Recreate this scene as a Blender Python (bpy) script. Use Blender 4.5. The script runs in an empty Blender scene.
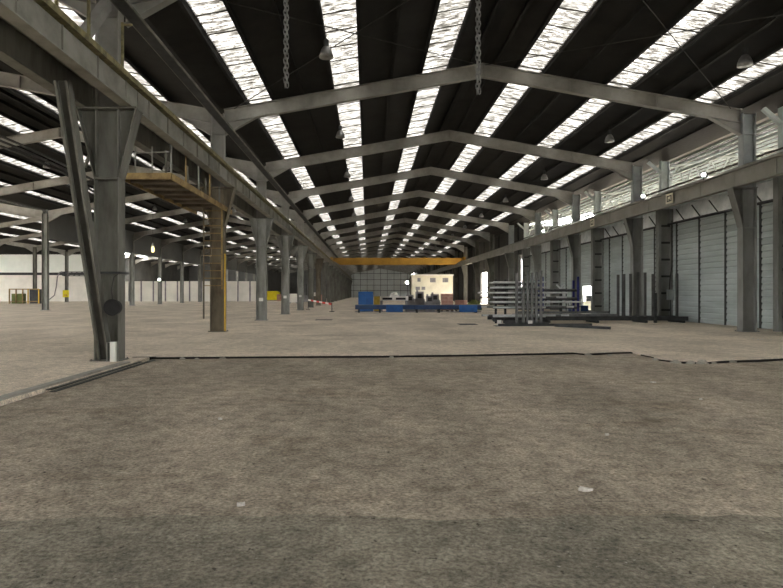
import bpy, math, random
from mathutils import Vector, Matrix
random.seed(7)
S = bpy.context.scene
COL = S.collection

# ------------------------------------------------------------------ camera
cam_d = bpy.data.cameras.new('camera')
cam = bpy.data.objects.new('camera', cam_d); COL.objects.link(cam)
cam.location = (0, 0, 1.6); cam.rotation_euler = (math.radians(90), 0, 0)
cam_d.sensor_fit = 'HORIZONTAL'; cam_d.sensor_width = 36.0; cam_d.lens = 588 / 783 * 36
cam_d.shift_x = 24 / 783; cam_d.shift_y = -1 / 783
cam_d.clip_end = 1000
S.camera = cam
# ------------------------------------------------------------------ overcast daylight and exposure
W = bpy.data.worlds.new('overcast_sky'); S.world = W; W.use_nodes = True
bg = W.node_tree.nodes['Background']
bg.inputs[0].default_value = (1.0, 0.985, 0.95, 1); bg.inputs[1].default_value = 1.0
S.view_settings.view_transform = 'Standard'; S.view_settings.look = 'None'
S.view_settings.gamma = 1.0; S.view_settings.use_curve_mapping = False
S.view_settings.exposure = 4.95
cy = S.cycles
cy.max_bounces = 8; cy.diffuse_bounces = 5; cy.glossy_bounces = 3; cy.transmission_bounces = 4
cy.transparent_max_bounces = 12; cy.sample_clamp_indirect = 6.0
cy.caustics_reflective = False; cy.caustics_refractive = False

# ------------------------------------------------------------------ materials
def nodes_of(m):
    m.use_nodes = True
    return m.node_tree.nodes, m.node_tree.links
def mat(name, a, b=None, scale=3.0, rough=0.7, metal=0.0, detail=6, stretch=(1, 1, 1), bump=0.0, c=None, cpos=0.72):
    """two (or three) tone grime on one surface"""
    m = bpy.data.materials.new(name); N, L = nodes_of(m)
    p = N['Principled BSDF']; p.inputs['Roughness'].default_value = rough; p.inputs['Metallic'].default_value = metal
    p.inputs['Specular IOR Level'].default_value = 0.3
    if b is None: b = tuple(v * 0.7 for v in a)
    tc = N.new('ShaderNodeTexCoord'); mp = N.new('ShaderNodeMapping'); mp.inputs['Scale'].default_value = stretch
    oi = N.new('ShaderNodeObjectInfo'); mul = N.new('ShaderNodeMath'); mul.operation = 'MULTIPLY'; mul.inputs[1].default_value = 37.0
    add = N.new('ShaderNodeVectorMath'); add.operation = 'ADD'
    no = N.new('ShaderNodeTexNoise'); no.inputs['Scale'].default_value = scale; no.inputs['Detail'].default_value = detail
    no.inputs['Roughness'].default_value = 0.62
    r = N.new('ShaderNodeValToRGB'); e = r.color_ramp.elements
    e[0].position = 0.34; e[0].color = (*b, 1); e[1].position = 0.62; e[1].color = (*a, 1)
    if c:
        k = e.new(cpos); k.color = (*c, 1)
    L.new(tc.outputs['Object'], mp.inputs[0]); L.new(mp.outputs[0], add.inputs[0])
    L.new(oi.outputs['Random'], mul.inputs[0]); L.new(mul.outputs[0], add.inputs[1])
    L.new(add.outputs[0], no.inputs['Vector']); L.new(no.outputs['Fac'], r.inputs[0]); L.new(r.outputs[0], p.inputs['Base Color'])
    if bump:
        bp = N.new('ShaderNodeBump'); bp.inputs['Strength'].default_value = bump; bp.inputs['Distance'].default_value = 0.02
        L.new(no.outputs['Fac'], bp.inputs['Height']); L.new(bp.outputs[0], p.inputs['Normal'])
    return m
def emit(name, col, st):
    m = bpy.data.materials.new(name); N, L = nodes_of(m)
    p = N['Principled BSDF']; p.inputs['Base Color'].default_value = (*col, 1)
    p.inputs['Emission Color'].default_value = (*col, 1); p.inputs['Emission Strength'].default_value = st
    return m

M = {}
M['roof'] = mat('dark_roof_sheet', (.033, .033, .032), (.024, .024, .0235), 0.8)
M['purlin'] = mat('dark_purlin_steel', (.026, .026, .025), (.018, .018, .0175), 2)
M['rafter'] = mat('grey_rafter_steel', (.34, .335, .31), (.235, .23, .21), 1.2)
M['steel'] = mat('green_grey_column_steel', (.27, .275, .255), (.15, .15, .135), 2.2, stretch=(1, 1, .35))
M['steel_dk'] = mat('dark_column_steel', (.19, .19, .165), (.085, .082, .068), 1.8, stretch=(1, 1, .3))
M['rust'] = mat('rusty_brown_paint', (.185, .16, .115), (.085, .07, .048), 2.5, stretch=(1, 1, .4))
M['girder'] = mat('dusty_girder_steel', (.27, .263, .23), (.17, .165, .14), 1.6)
M['flange'] = mat('yellow_dusty_flange', (.25, .22, .11), (.10, .09, .05), 5)
M['girder_r'] = mat('plain_girder_steel', (.28, .275, .25), (.21, .205, .185), 0.9)
M['pale'] = mat('pale_blue_grey_steel', (.64, .70, .70), (.48, .53, .53), 1.5)
M['col_r'] = mat('grey_right_column_steel', (.25, .255, .245), (.17, .172, .16), 1.5, stretch=(1, 1, .4))
M['ochre'] = mat('rusted_ochre_paint', (.35, .255, .11), (.17, .11, .05), 3)
M['ochre_dk'] = mat('dark_deck_plate', (.12, .10, .075), (.07, .055, .04), 2)  # deck darker than the ochre edge channel
M['black'] = mat('black_rubber', (.02, .02, .02), (.012, .012, .012), 5)
M['blackst'] = mat('dark_painted_steel', (.055, .058, .06), (.03, .032, .034), 3)
M['galv'] = mat('galvanised_tube', (.66, .68, .69), (.42, .44, .45), 4, rough=.45, metal=.2)
M['stockdk'] = mat('grey_stock_steel', (.16, .165, .165), (.09, .092, .092), 3, rough=.5)
M['silver'] = mat('silver_foil_insulation', (.84, .87, .88), (.58, .62, .63), 1.6, rough=.45, bump=.5)
M['white'] = mat('white_painted_panel', (.82, .79, .73), (.70, .675, .62), .5)
M['white2'] = mat('white_plastic', (.8, .79, .76), (.68, .67, .63), 2)
M['cream'] = mat('cream_paint', (.72, .68, .54), (.6, .56, .44), .8)
M['farwall'] = mat('grey_far_cladding', (.64, .68, .68), (.52, .555, .555), .3)
M['darkwall'] = mat('dark_concrete_panel', (.075, .075, .07), (.045, .045, .042), .5)
M['greywall'] = mat('grey_partition_sheet', (.17, .175, .175), (.115, .12, .12), .3)
M['fascia'] = mat('grey_fascia_panel', (.17, .18, .18), (.13, .138, .138), .25)
M['blue'] = mat('blue_machine_paint', (.022, .11, .34), (.012, .07, .22), 1.5, rough=.5)
M['blue_dk'] = mat('dark_blue_paint', (.02, .05, .13), (.012, .03, .08), 1.5, rough=.5)
M['indigo'] = mat('indigo_rack_paint', (.035, .04, .20), (.02, .022, .11), 2)
M['yellow'] = mat('yellow_paint', (.62, .40, .05), (.45, .27, .03), 1.5)
M['crane'] = mat('amber_crane_paint', (.42, .24, .035), (.30, .165, .025), .8)
M['lemon'] = mat('lemon_yellow_sheet', (.80, .70, .03), (.66, .55, .02), 1.5)
M['pink'] = mat('pink_brick_blocks', (.50, .30, .25), (.36, .19, .15), 2)
M['moss'] = mat('olive_green_cover', (.17, .20, .06), (.10, .12, .035), 2)
M['machgrey'] = mat('grey_machine_paint', (.26, .25, .26), (.15, .145, .15), 1.6)
M['paper'] = mat('dirty_white_scrap', (.75, .73, .68), (.5, .48, .44), 30)
M['red'] = mat('red_tape', (.6, .05, .04), (.45, .04, .03), 3)
M['cable'] = mat('dark_cable', (.045, .043, .04), (.025, .024, .022), 5)
M['alum'] = mat('lamp_aluminium', (.28, .28, .275), (.18, .18, .175), 5, rough=.4, metal=.4)
M['glow'] = emit('floodlight_glow', (1, .98, .9), 12)
M['bulb'] = emit('warm_bulb_glow', (1, .80, .30), .09)
M['rroof'] = mat('pale_roof_sheet', (.21, .20, .175), (.14, .132, .115), .9)
M['wallglaze'] = mat('translucent_wall_sheet', (.88, .91, .86), (.78, .82, .77), .4)
M['joint'] = mat('skylight_joint', (.10, .095, .085), (.06, .057, .05), 2)
M['grime'] = mat('black_joint_dirt', (.024, .022, .019), (.014, .013, .011), 6)
M['chainst'] = mat('dull_chain_steel', (.24, .24, .235), (.13, .13, .125), 8, rough=.5)
M['strut_web'] = mat('dark_strut_web', (.08, .078, .068), (.045, .043, .038), 2)  # strut web darker than its side bars
M['stake'] = mat('dark_stake_steel', (.11, .112, .11), (.07, .072, .07), 3)
M['seam'] = mat('grey_seam_strip', (.13, .14, .14), (.08, .087, .087), 2)
M['col_up'] = mat('lighter_grey_post_steel', (.36, .39, .39), (.27, .29, .29), 1.5)  # daylight on the upper right columns put into the colour; also the switch box
M['rib'] = mat('dark_seam', (.05, .053, .052), (.035, .036, .036), 2)
M['ground'] = mat('outside_ground', (.35, .34, .31), (.25, .24, .22), .5)
M['concedge'] = mat('pale_concrete_kerb', (.42, .40, .35), (.27, .255, .22), 3)

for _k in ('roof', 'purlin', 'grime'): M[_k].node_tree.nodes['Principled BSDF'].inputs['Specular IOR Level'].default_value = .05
# ribbed siding colour
M['siding'] = mat('grey_green_siding', (.42, .47, .465), (.32, .355, .35), .8, rough=.55, stretch=(.4, .4, 2))

def skylight_mat(name='dirty_translucent_sheet'):
    m = bpy.data.materials.new(name); N, L = nodes_of(m)
    for n in list(N):
        if n.type == 'BSDF_PRINCIPLED': N.remove(n)
    out = [n for n in N if n.type == 'OUTPUT_MATERIAL'][0]
    tc = N.new('ShaderNodeTexCoord'); oi = N.new('ShaderNodeObjectInfo')
    mul = N.new('ShaderNodeMath'); mul.operation = 'MULTIPLY'; mul.inputs[1].default_value = 53
    add = N.new('ShaderNodeVectorMath'); add.operation = 'ADD'
    L.new(oi.outputs['Random'], mul.inputs[0]); L.new(tc.outputs['Object'], add.inputs[0]); L.new(mul.outputs[0], add.inputs[1])
    def noise(sc, st, det):
        mp = N.new('ShaderNodeMapping'); mp.inputs['Scale'].default_value = st; L.new(add.outputs[0], mp.inputs[0])
        n = N.new('ShaderNodeTexNoise'); n.inputs['Scale'].default_value = sc; n.inputs['Detail'].default_value = det
        n.inputs['Roughness'].default_value = .7
        L.new(mp.outputs[0], n.inputs['Vector']); return n
    n1 = noise(2.2, (1.0, 13.0, 1), 7)     # streaks across the strip: dirt, plus corrugation shadow lines put into the tint
    n2 = noise(11, (1, 1, 1), 4)          # specks of dirt
    r1 = N.new('ShaderNodeValToRGB'); e = r1.color_ramp.elements
    e[0].position = .38; e[0].color = (.026, .023, .019, 1); e[1].position = .66; e[1].color = (.60, .60, .60, 1)
    k = e.new(.49); k.color = (.13, .126, .118, 1)
    L.new(n1.outputs['Fac'], r1.inputs[0])
    r2 = N.new('ShaderNodeValToRGB'); e = r2.color_ramp.elements
    e[0].position = .33; e[0].color = (.25, .21, .18, 1); e[1].position = .42; e[1].color = (1, 1, 1, 1)
    L.new(n2.outputs['Fac'], r2.inputs[0])
    mx = N.new('ShaderNodeMix'); mx.data_type = 'RGBA'; mx.blend_type = 'MULTIPLY'; mx.inputs[0].default_value = 1
    L.new(r1.outputs[0], mx.inputs[6]); L.new(r2.outputs[0], mx.inputs[7])
    tr = N.new('ShaderNodeBsdfTransparent'); L.new(mx.outputs[2], tr.inputs[0])
    tl = N.new('ShaderNodeBsdfTranslucent'); L.new(mx.outputs[2], tl.inputs[0])
    ms = N.new('ShaderNodeMixShader'); ms.inputs[0].default_value = .25
    L.new(tr.outputs[0], ms.inputs[1]); L.new(tl.outputs[0], ms.inputs[2]); L.new(ms.outputs[0], out.inputs[0])
    return m
M['sky'] = skylight_mat()

def floor_mat(name, light, dark, stain, big, speck=.5, warm=None):
    m = bpy.data.materials.new(name); N, L = nodes_of(m)
    p = N['Principled BSDF']; p.inputs['Roughness'].default_value = .85; p.inputs['Specular IOR Level'].default_value = .2
    tc = N.new('ShaderNodeTexCoord')
    def noise(sc, det, st=(1, 1, 1), ro=.6):
        mp = N.new('ShaderNodeMapping'); mp.inputs['Scale'].default_value = st; L.new(tc.outputs['Object'], mp.inputs[0])
        n = N.new('ShaderNodeTexNoise'); n.inputs['Scale'].default_value = sc; n.inputs['Detail'].default_value = det
        n.inputs['Roughness'].default_value = ro
        L.new(mp.outputs[0], n.inputs['Vector']); return n.outputs['Fac']
    def ramp(f, p0, c0, p1, c1):
        r = N.new('ShaderNodeValToRGB'); e = r.color_ramp.elements
        e[0].position = p0; e[0].color = (*c0, 1); e[1].position = p1; e[1].color = (*c1, 1)
        L.new(f, r.inputs[0]); return r.outputs[0]
    def mixc(kind, fac, a, b):
        x = N.new('ShaderNodeMix'); x.data_type = 'RGBA'; x.blend_type = kind
        if isinstance(fac, float): x.inputs[0].default_value = fac
        else: L.new(fac, x.inputs[0])
        L.new(a, x.inputs[6]); L.new(b, x.inputs[7]); return x.outputs[2]
    base = ramp(noise(big, 5, (1, .55, 1)), .36, dark, .64, light)
    st = ramp(noise(.55, 7, (.7, 1.6, 1), .68), .30, stain, .46, (1, 1, 1))
    c = mixc('MULTIPLY', .8, base, st)
    g0 = ramp(noise(5.5, 8, (1, 1, 1), .75), .36, (.52, .51, .50), .62, (1.32, 1.31, 1.29))
    c = mixc('MULTIPLY', speck, c, g0)
    g = ramp(noise(30, 4, (1, 1, 1), .7), .36, (.40, .39, .38), .64, (1.5, 1.5, 1.5))
    c = mixc('MULTIPLY', speck, c, g)
    sp = ramp(noise(24, 3), .67, (0, 0, 0), .73, (.6, .6, .6))
    w = N.new('ShaderNodeRGB'); w.outputs[0].default_value = (.62, .59, .53, 1)
    c = mixc('MIX', sp, c, w.outputs[0])
    dk = ramp(noise(15, 3), .285, (.3, .29, .28), .33, (1, 1, 1))
    c = mixc('MULTIPLY', .8, c, dk)
    L.new(c, p.inputs['Base Color'])
    bp = N.new('ShaderNodeBump'); bp.inputs['Strength'].default_value = .6; bp.inputs['Distance'].default_value = .03
    L.new(noise(26, 5), bp.inputs['Height']); L.new(bp.outputs[0], p.inputs['Normal'])
    return m
M['floor_l'] = floor_mat('pale_concrete_floor', (.86, .765, .635), (.62, .545, .445), (.58, .55, .52), .45, .55)
M['floor_d'] = floor_mat('worn_dark_concrete', (.475, .415, .335), (.31, .272, .219), (.60, .57, .53), .7, .72)
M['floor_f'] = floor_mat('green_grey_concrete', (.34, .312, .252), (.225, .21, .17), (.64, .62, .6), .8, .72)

# ------------------------------------------------------------------ mesh builder
class MB:
    def __init__(s): s.v = []; s.f = []; s.m = []; s.mats = []
    def _mi(s, m):
        if m not in s.mats: s.mats.append(m)
        return s.mats.index(m)
    def add(s, vs, fs, m):
        o = len(s.v); s.v += [tuple(v) for v in vs]; i = s._mi(m)
        for f in fs: s.f.append([o + k for k in f]); s.m.append(i)
        return s
    def box(s, x0, x1, y0, y1, z0, z1, m):
        vs = [(x, y, z) for z in (z0, z1) for y in (y0, y1) for x in (x0, x1)]
        return s.add(vs, [(0, 2, 3, 1), (4, 5, 7, 6), (0, 1, 5, 4), (2, 6, 7, 3), (0, 4, 6, 2), (1, 3, 7, 5)], m)
    def prism_y(s, pts, y0, y1, m):            # polygon in XZ (counter clockwise seen from -Y), extruded along Y
        n = len(pts); vs = [(x, y0, z) for x, z in pts] + [(x, y1, z) for x, z in pts]
        fs = [tuple(range(n)), tuple(range(2 * n - 1, n - 1, -1))] + [(i, i + n, (i + 1) % n + n, (i + 1) % n) for i in range(n)]
        return s.add(vs, fs, m)
    def prism_x(s, pts, x0, x1, m):            # polygon in YZ
        n = len(pts); vs = [(x0, y, z) for y, z in pts] + [(x1, y, z) for y, z in pts]
        fs = [tuple(range(n - 1, -1, -1)), tuple(range(n, 2 * n))] + [(i, (i + 1) % n, (i + 1) % n + n, i + n) for i in range(n)]
        return s.add(vs, fs, m)
    def prism_z(s, pts, z0, z1, m):
        n = len(pts); vs = [(x, y, z0) for x, y in pts] + [(x, y, z1) for x, y in pts]
        fs = [tuple(range(n - 1, -1, -1)), tuple(range(n, 2 * n))] + [(i, (i + 1) % n, (i + 1) % n + n, i + n) for i in range(n)]
        return s.add(vs, fs, m)
    def bar(s, a, b, w, h, m, up=(0, 0, 1)):   # square section bar between two points
        a = Vector(a); b = Vector(b); d = (b - a).normalized(); u = Vector(up)
        if abs(d.dot(u)) > .98: u = Vector((0, 1, 0))
        sx = d.cross(u).normalized(); uz = sx.cross(d).normalized()
        vs = []
        for p in (a, b):
            for q, r in ((-1, -1), (1, -1), (1, 1), (-1, 1)): vs.append(p + sx * q * w / 2 + uz * r * h / 2)
        return s.add(vs, [(3, 2, 1, 0), (4, 5, 6, 7), (0, 1, 5, 4), (1, 2, 6, 5), (2, 3, 7, 6), (3, 0, 4, 7)], m)
    def tube(s, pts, r, m, n=8, closed=False):
        pts = [Vector(p) for p in pts]; k = len(pts); rings = []
        for i, p in enumerate(pts):
            if closed: d = pts[(i + 1) % k] - pts[i - 1]
            else: d = pts[min(i + 1, k - 1)] - pts[max(i - 1, 0)]
            d.normalize(); u = Vector((0, 0, 1)) if abs(d.z) < .9 else Vector((0, 1, 0))
            a = d.cross(u).normalized(); b = a.cross(d)
            rr = r[i] if isinstance(r, (list, tuple)) else r
            rings.append([p + (a * math.cos(t) + b * math.sin(t)) * rr for t in [2 * math.pi * j / n for j in range(n)]])
        vs = [v for g in rings for v in g]; fs = []
        for i in range(k if closed else k - 1):
            i2 = (i + 1) % k
            for j in range(n): fs.append((i * n + j, i2 * n + j, i2 * n + (j + 1) % n, i * n + (j + 1) % n))
        if not closed: fs += [tuple(range(n)), tuple(range(k * n - 1, k * n - n - 1, -1))]
        return s.add(vs, fs, m)
    def lathe(s, prof, m, n=16, c=(0, 0, 0)):  # profile of (radius, z)
        vs = []; fs = []
        for r, z in prof:
            for j in range(n):
                t = 2 * math.pi * j / n; vs.append((c[0] + r * math.cos(t), c[1] + r * math.sin(t), c[2] + z))
        for i in range(len(prof) - 1):
            for j in range(n): fs.append((i * n + j, i * n + (j + 1) % n, (i + 1) * n + (j + 1) % n, (i + 1) * n + j))
        fs += [tuple(range(n - 1, -1, -1)), tuple(range((len(prof) - 1) * n, len(prof) * n))]
        return s.add(vs, fs, m)
    def blob(s, c, rx, ry, rz, m, seed=0, n=14, k=8, rough=.12):
        rnd = random.Random(seed); vs = []; fs = []
        for i in range(k + 1):
            ph = math.pi / 2 * i / k
            for j in range(n):
                t = 2 * math.pi * j / n; q = 1 + rnd.uniform(-rough, rough)
                vs.append((c[0] + rx * math.cos(ph) * math.cos(t) * q, c[1] + ry * math.cos(ph) * math.sin(t) * q, c[2] + rz * math.sin(ph) * q))
        for i in range(k):
            for j in range(n): fs.append((i * n + j, i * n + (j + 1) % n, (i + 1) * n + (j + 1) % n, (i + 1) * n + j))
        fs += [tuple(range(n - 1, -1, -1)), tuple(range(k * n, k * n + n))]
        return s.add(vs, fs, m)
    def build(s, name, parent=None, loc=(0, 0, 0), smooth=False):
        me = bpy.data.meshes.new(name); me.from_pydata(s.v, [], s.f)
        for m in s.mats: me.materials.append(M[m])
        me.polygons.foreach_set('material_index', s.m)
        if smooth: me.polygons.foreach_set('use_smooth', [True] * len(s.f))
        me.update()
        o = bpy.data.objects.new(name, me); COL.objects.link(o); o.location = loc
        if parent: o.parent = parent
        return o

def tag(o, label, cat, group=None, kind=None):
    o['label'] = label; o['category'] = cat
    if group: o['group'] = group
    if kind: o['kind'] = kind
    return o
def empty(name, loc, label, cat, group=None, rz=0):
    o = bpy.data.objects.new(name, None); COL.objects.link(o); o.empty_display_size = .2
    o.location = loc; o.rotation_euler = (0, 0, rz)
    return tag(o, label, cat, group)
def dup(o, loc, label, group=None, rot=None):
    c = o.copy(); COL.objects.link(c); c.location = loc; c['label'] = label
    if rot is not None: c.rotation_euler = rot
    if group: c['group'] = group
    for ch in o.children:
        d = ch.copy(); COL.objects.link(d); d.parent = c
        for g in ch.children:
            e = g.copy(); COL.objects.link(e); e.parent = d
    return c
def struct(o, kind='structure'):
    o['kind'] = kind; return o
ORD = ['first', 'second', 'third', 'fourth', 'fifth', 'sixth', 'seventh', 'eighth', 'ninth', 'tenth', 'eleventh', 'twelfth',
       'thirteenth', 'fourteenth', 'fifteenth', 'sixteenth', 'seventeenth', 'eighteenth', 'nineteenth', 'twentieth', 'twenty-first', 'twenty-second']

# ------------------------------------------------------------------ the building's numbers (metres)
F = [14.4 + 10 * k for k in range(21)]                   # frame lines, away from the camera
XL, XR, XC = -6.2, 15.75, 4.775                          # nave columns and ridge
HALF = 10.975
SL = .178
X2, X3 = -29.8, -53.4                                    # column lines of the halls to the left
XWALL = 17.85
STRIPS = [(1.45, 2.50), (5.13, 6.17), (8.75, 9.72)]      # skylight strips, distance from the ridge
def zr(half, o): return 9.35 + SL * (half - abs(o))      # underside of the roof sheet

# ------------------------------------------------------------------ structure: floor
EDGE = [(-5.35, 14.75), (-4.2, 14.85), (-2.0, 15.0), (0.4, 15.12), (2.6, 15.4), (4.6, 15.75), (5.55, 15.95), (5.75, 15.62), (6.1, 15.75),
        (6.6, 15.95), (7.2, 16.1), (7.15, 15.4), (7.2, 14.8), (7.05, 14.35), (7.3, 13.85), (7.9, 13.72), (8.5, 14.0), (9.3, 14.2), (10.3, 14.5), (12.5, 14.7), (17.0, 15.0)]
b = MB()
pale = [(-5.35, -16)] + EDGE + [(17.0, -16)]
# pale slab: left part, right strip and everything beyond the broken edge
b.box(-100, -5.42, -16, 220, -.3, 0, 'floor_l')
b.box(17.0, 46, -16, 220, -.3, 0, 'floor_l')
top = [(-5.42, 14.75)] + EDGE[1:-1] + [(17.0, 15.0), (17.0, 220), (-5.42, 220)]
b.prism_z(top, -.3, 0, 'floor_l')
for (x0, y0), (x1, y1) in zip(EDGE[:-1], EDGE[1:]):          # dirt-filled broken edge
    w = .14 if x1 < 6 else .16
    b.prism_z([(x0, y0 - w), (x1, y1 - w), (x1, y1 - .002), (x0, y0 - .002)], -.3, -.01, 'grime')
b.prism_z([(-5.85, 14.58), (-5.3, 14.62), (-5.3, 14.76), (-5.85, 14.72)], -.2, .003, 'grime')
struct(b.build('floor'))
b = MB()
inner = [(x + (.05 if i == 0 else 0), y - (.26 if i < 7 else .16 + .06 * (i % 3))) for i, (x, y) in enumerate(EDGE)]
inner[-1] = (17.0, 14.93)
_r = random.Random(21); front = [(-5.3, 4.25)] + [(-5 + i * .25, 4.3 + _r.uniform(-.04, .04) + .04 * math.sin(i * .5)) for i in range(46)] + [(17, 4.3)]
b.prism_z(front + inner[::-1], -.3, -.035, 'floor_d')
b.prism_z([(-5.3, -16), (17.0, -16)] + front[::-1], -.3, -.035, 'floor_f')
b.box(-5.5, 17.1, 12, 17, -.4, -.14, 'rib')
struct(b.build('floor'))
b = MB(); b.box(-300, 300, -200, 500, -.7, -.5, 'ground'); struct(b.build('floor'))
# ------------------------------------------------------------------ structure: roofs with open slots for the skylights
RSTRIPS = [(.8 + 1.25 * i, 1.15 + 1.25 * i) for i in range(8)]
def roof(xc, half, y0, y1, m, glazed_y=None, strips=None):
    b = MB(); strips = strips or STRIPS
    cuts = [0] + [v for s in strips for v in s] + [half]
    for sg in (-1, 1):
        for i in range(0, len(cuts), 2):
            o0, o1 = cuts[i], cuts[i + 1]
            z0, z1 = zr(half, o0), zr(half, o1)
            p = [(xc + sg * o0, z0), (xc + sg * o1, z1), (xc + sg * o1, z1 + .07), (xc + sg * o0, z0 + .07)]
            if sg < 0: p = p[::-1]
            b.prism_y(p, y0, y1, m)
        if glazed_y:
            for o0, o1 in strips:                        # out of view, above and behind the camera
                z0, z1 = zr(half, o0), zr(half, o1)
                p = [(xc + sg * o0, z0), (xc + sg * o1, z1), (xc + sg * o1, z1 + .03), (xc + sg * o0, z0 + .03)]
                if sg < 0: p = p[::-1]
                b.prism_y(p, glazed_y[0], glazed_y[1], 'sky')
    return struct(b.build('ceiling'))
H1C, H1H = (XL + X2) / 2, (XL - X2) / 2
H2C, H2H = (X2 + X3) / 2, (X2 - X3) / 2
H3C, H3H = X3 - 11.8, 11.8
RC, RH = 17.5 + 11.4, 11.4
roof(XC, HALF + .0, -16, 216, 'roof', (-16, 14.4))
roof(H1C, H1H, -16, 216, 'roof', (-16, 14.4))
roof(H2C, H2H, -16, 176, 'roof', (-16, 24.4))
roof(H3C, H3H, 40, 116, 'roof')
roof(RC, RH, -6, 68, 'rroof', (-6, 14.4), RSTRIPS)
b = MB(); b.box(XR - .06, 17.5, -16, 216, 9.30, 9.42, 'grime'); struct(b.build('trim_1'))      # gutter strip on the right eaves

# ------------------------------------------------------------------ structure: walls
def gable(xc, half, y, m, t=.2, zb=0):
    b = MB()
    b.prism_y([(xc - half, zb), (xc + half, zb), (xc + half, 9.35), (xc, zr(half, 0)), (xc - half, 9.35)], y, y + t, m)
    return b
g = gable(XC, HALF, 214.6, 'farwall')
for i in range(-4, 5): g.box(XC + i * 2.45 - .06, XC + i * 2.45 + .06, 214.5, 214.6, 0, zr(HALF, i * 2.45) - .1, 'rib')
for z in (2.4, 4.4, 6.4, 8.6): g.box(XC - HALF, XC + HALF, 214.52, 214.6, z, z + .14, 'rib')
struct(g.build('wall_back'))
struct(gable(H1C, H1H, 214.6, 'greywall').build('wall_back'))
struct(gable(H2C, H2H, 176, 'greywall').build('wall_back'))
g = gable(XC, HALF, -16.2, 'darkwall'); struct(g.build('wall_front'))
g = gable(H1C, H1H, -16.2, 'darkwall'); struct(g.build('wall_front'))
g = gable(H2C, H2H, -16.2, 'darkwall'); struct(g.build('wall_front'))
# low white end wall of the left halls; taller and glazed in the outermost hall
b = MB()
b.box(-78, X3 + .3, 112, 112.25, 0, 5.0, 'white'); b.box(-78, X3 + .3, 111.9, 112.2, 5.0, 5.5, 'rib')
b.box(-78, X3 + .3, 112, 112.2, 5.5, 9.0, 'wallglaze')
b.box(X3 + .3, -20.2, 112, 112.25, 0, 3.85, 'white')
for i in range(15): b.box(X3 + 1 + i * 2.3, X3 + 1.25 + i * 2.3, 111.9, 112, 0, 3.85, 'machgrey')
b.prism_y([(X3 - 23.6, 8.9), (X3 + .3, 8.9), (X3 + .3, 9.35), (H3C, zr(H3H, 0)), (X3 - 23.6, 9.35)], 112, 112.3, 'roof')
struct(b.build('wall_left_end'))
b = MB(); b.box(X2 - .1, X2, 176, 215, 0, 9.5, 'darkwall'); b.box(X3 - .1, X3, 112.3, 176, 0, 9.5, 'darkwall'); struct(b.build('wall_left_back'))
b = MB(); b.box(-78.3, -78, -16, 116, 0, 9.3, 'greywall'); struct(b.build('wall_left'))
b = MB(); b.box(X2 - .08, X2 + .08, F[4] + .2, 176, 6.65, 9.5, 'fascia'); struct(b.build('wall_left_upper'))
b = MB(); b.box(-20.1, XL - .4, 172, 172.2, 0, 4.2, 'greywall')
for i in range(7): b.box(-20 + i * 2, -19.8 + i * 2, 171.8, 172, 0, 4.2, 'rib')
struct(b.build('wall_left_partition'))

# right wall: ribbed siding as far as the sixth post, dark panels to the roof beyond
def siding(y0, y1, z0, z1, name='wall_right'):
    b = MB(); pitch = .29; pts = []
    z = z0
    while z < z1 - .01:
        zz = min(z + pitch, z1)
        pts += [(z, -.03), (z + .02, -.075), (zz - .06, -.06), (zz - .05, -.03)]
        z += pitch
    n = len(pts)
    vs = [(XWALL + dx, y0, zv) for zv, dx in pts] + [(XWALL + dx, y1, zv) for zv, dx in pts]
    b.add(vs, [(i, i + 1, i + 1 + n, i + n) for i in range(n - 1)], 'siding')
    b.box(XWALL, XWALL + .1, y0, y1, z0, z1, 'siding')
    return b
DOOR1 = (46.4, 48.9); DOOR2 = (86, 91)
b = siding(-16, DOOR1[0], 0, 5.65); struct(b.build('wall_right'))
b = siding(DOOR1[1], 64.5, 0, 5.65); struct(b.build('wall_right'))
b = siding(DOOR1[0], DOOR1[1], 2.15, 5.65); struct(b.build('wall_right'))
b = MB()
for a0, a1, z0 in ((68, DOOR2[0], 0), (DOOR2[1], 216, 0), (DOOR2[0], DOOR2[1], 4.7)): b.box(17.5, 17.8, a0, a1, z0, 9.4, 'darkwall')
for k in range(30): b.box(17.4, 17.5, 68 + k * 5, 68.2 + k * 5, 5.2 if DOOR2[0] < 68 + k * 5 < DOOR2[1] else 0, 9.3, 'rib')
for z in (2.9, 5.2, 7.4): b.box(17.4, 17.5, 92, 214, z, z + .2, 'rib')
b.box(17.8, 46, 68, 68.2, 5.5, 9.4, 'greywall')
struct(b.build('wall_right'))
b = siding(64.5, 68, 0, 2.3); b.box(17.5, 17.8, 64.5, 68, 6.0, 9.4, 'darkwall'); struct(b.build('wall_right'))
b = MB(); b.box(RC + RH, RC + RH + .2, -6, 68, 3.2, 9.4, 'greywall'); b.box(17.8, RC + RH, -6.2, -6, 0, 9.3, 'greywall'); struct(b.build('wall_right_blocker'))  # unseen walls added to hold back daylight in the right hall, open at the foot
# seams between the siding sheets
k = 1
for y in [18.2, 20.6, 22.9, 26.6, 29.2, 31.5, 33.8, 36.4, 38.6, 41, 43.2, 45.6, 50.2, 52.6, 56.2, 58.6, 61]:
    k += 1
    b = MB(); b.box(XWALL - .10, XWALL - .03, y - .06, y + .06, 0, 5.6, 'rib'); struct(b.build('trim_%d' % k))
# silver insulated band above the siding
b = MB()
b.prism_y([(XWALL - .05, 5.65), (XWALL + .3, 5.65), (XWALL + .3, 6.85), (XWALL + .1, 6.85)][::1], -6, 64.5, 'silver')
struct(b.build('trim_%d' % (k + 1)))
b = MB(); b.tube([(XWALL - .25, -6, 5.62), (XWALL - .25, 64.5, 5.62)], .07, 'blackst', 8); struct(b.build('trim_%d' % (k + 2)))

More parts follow.
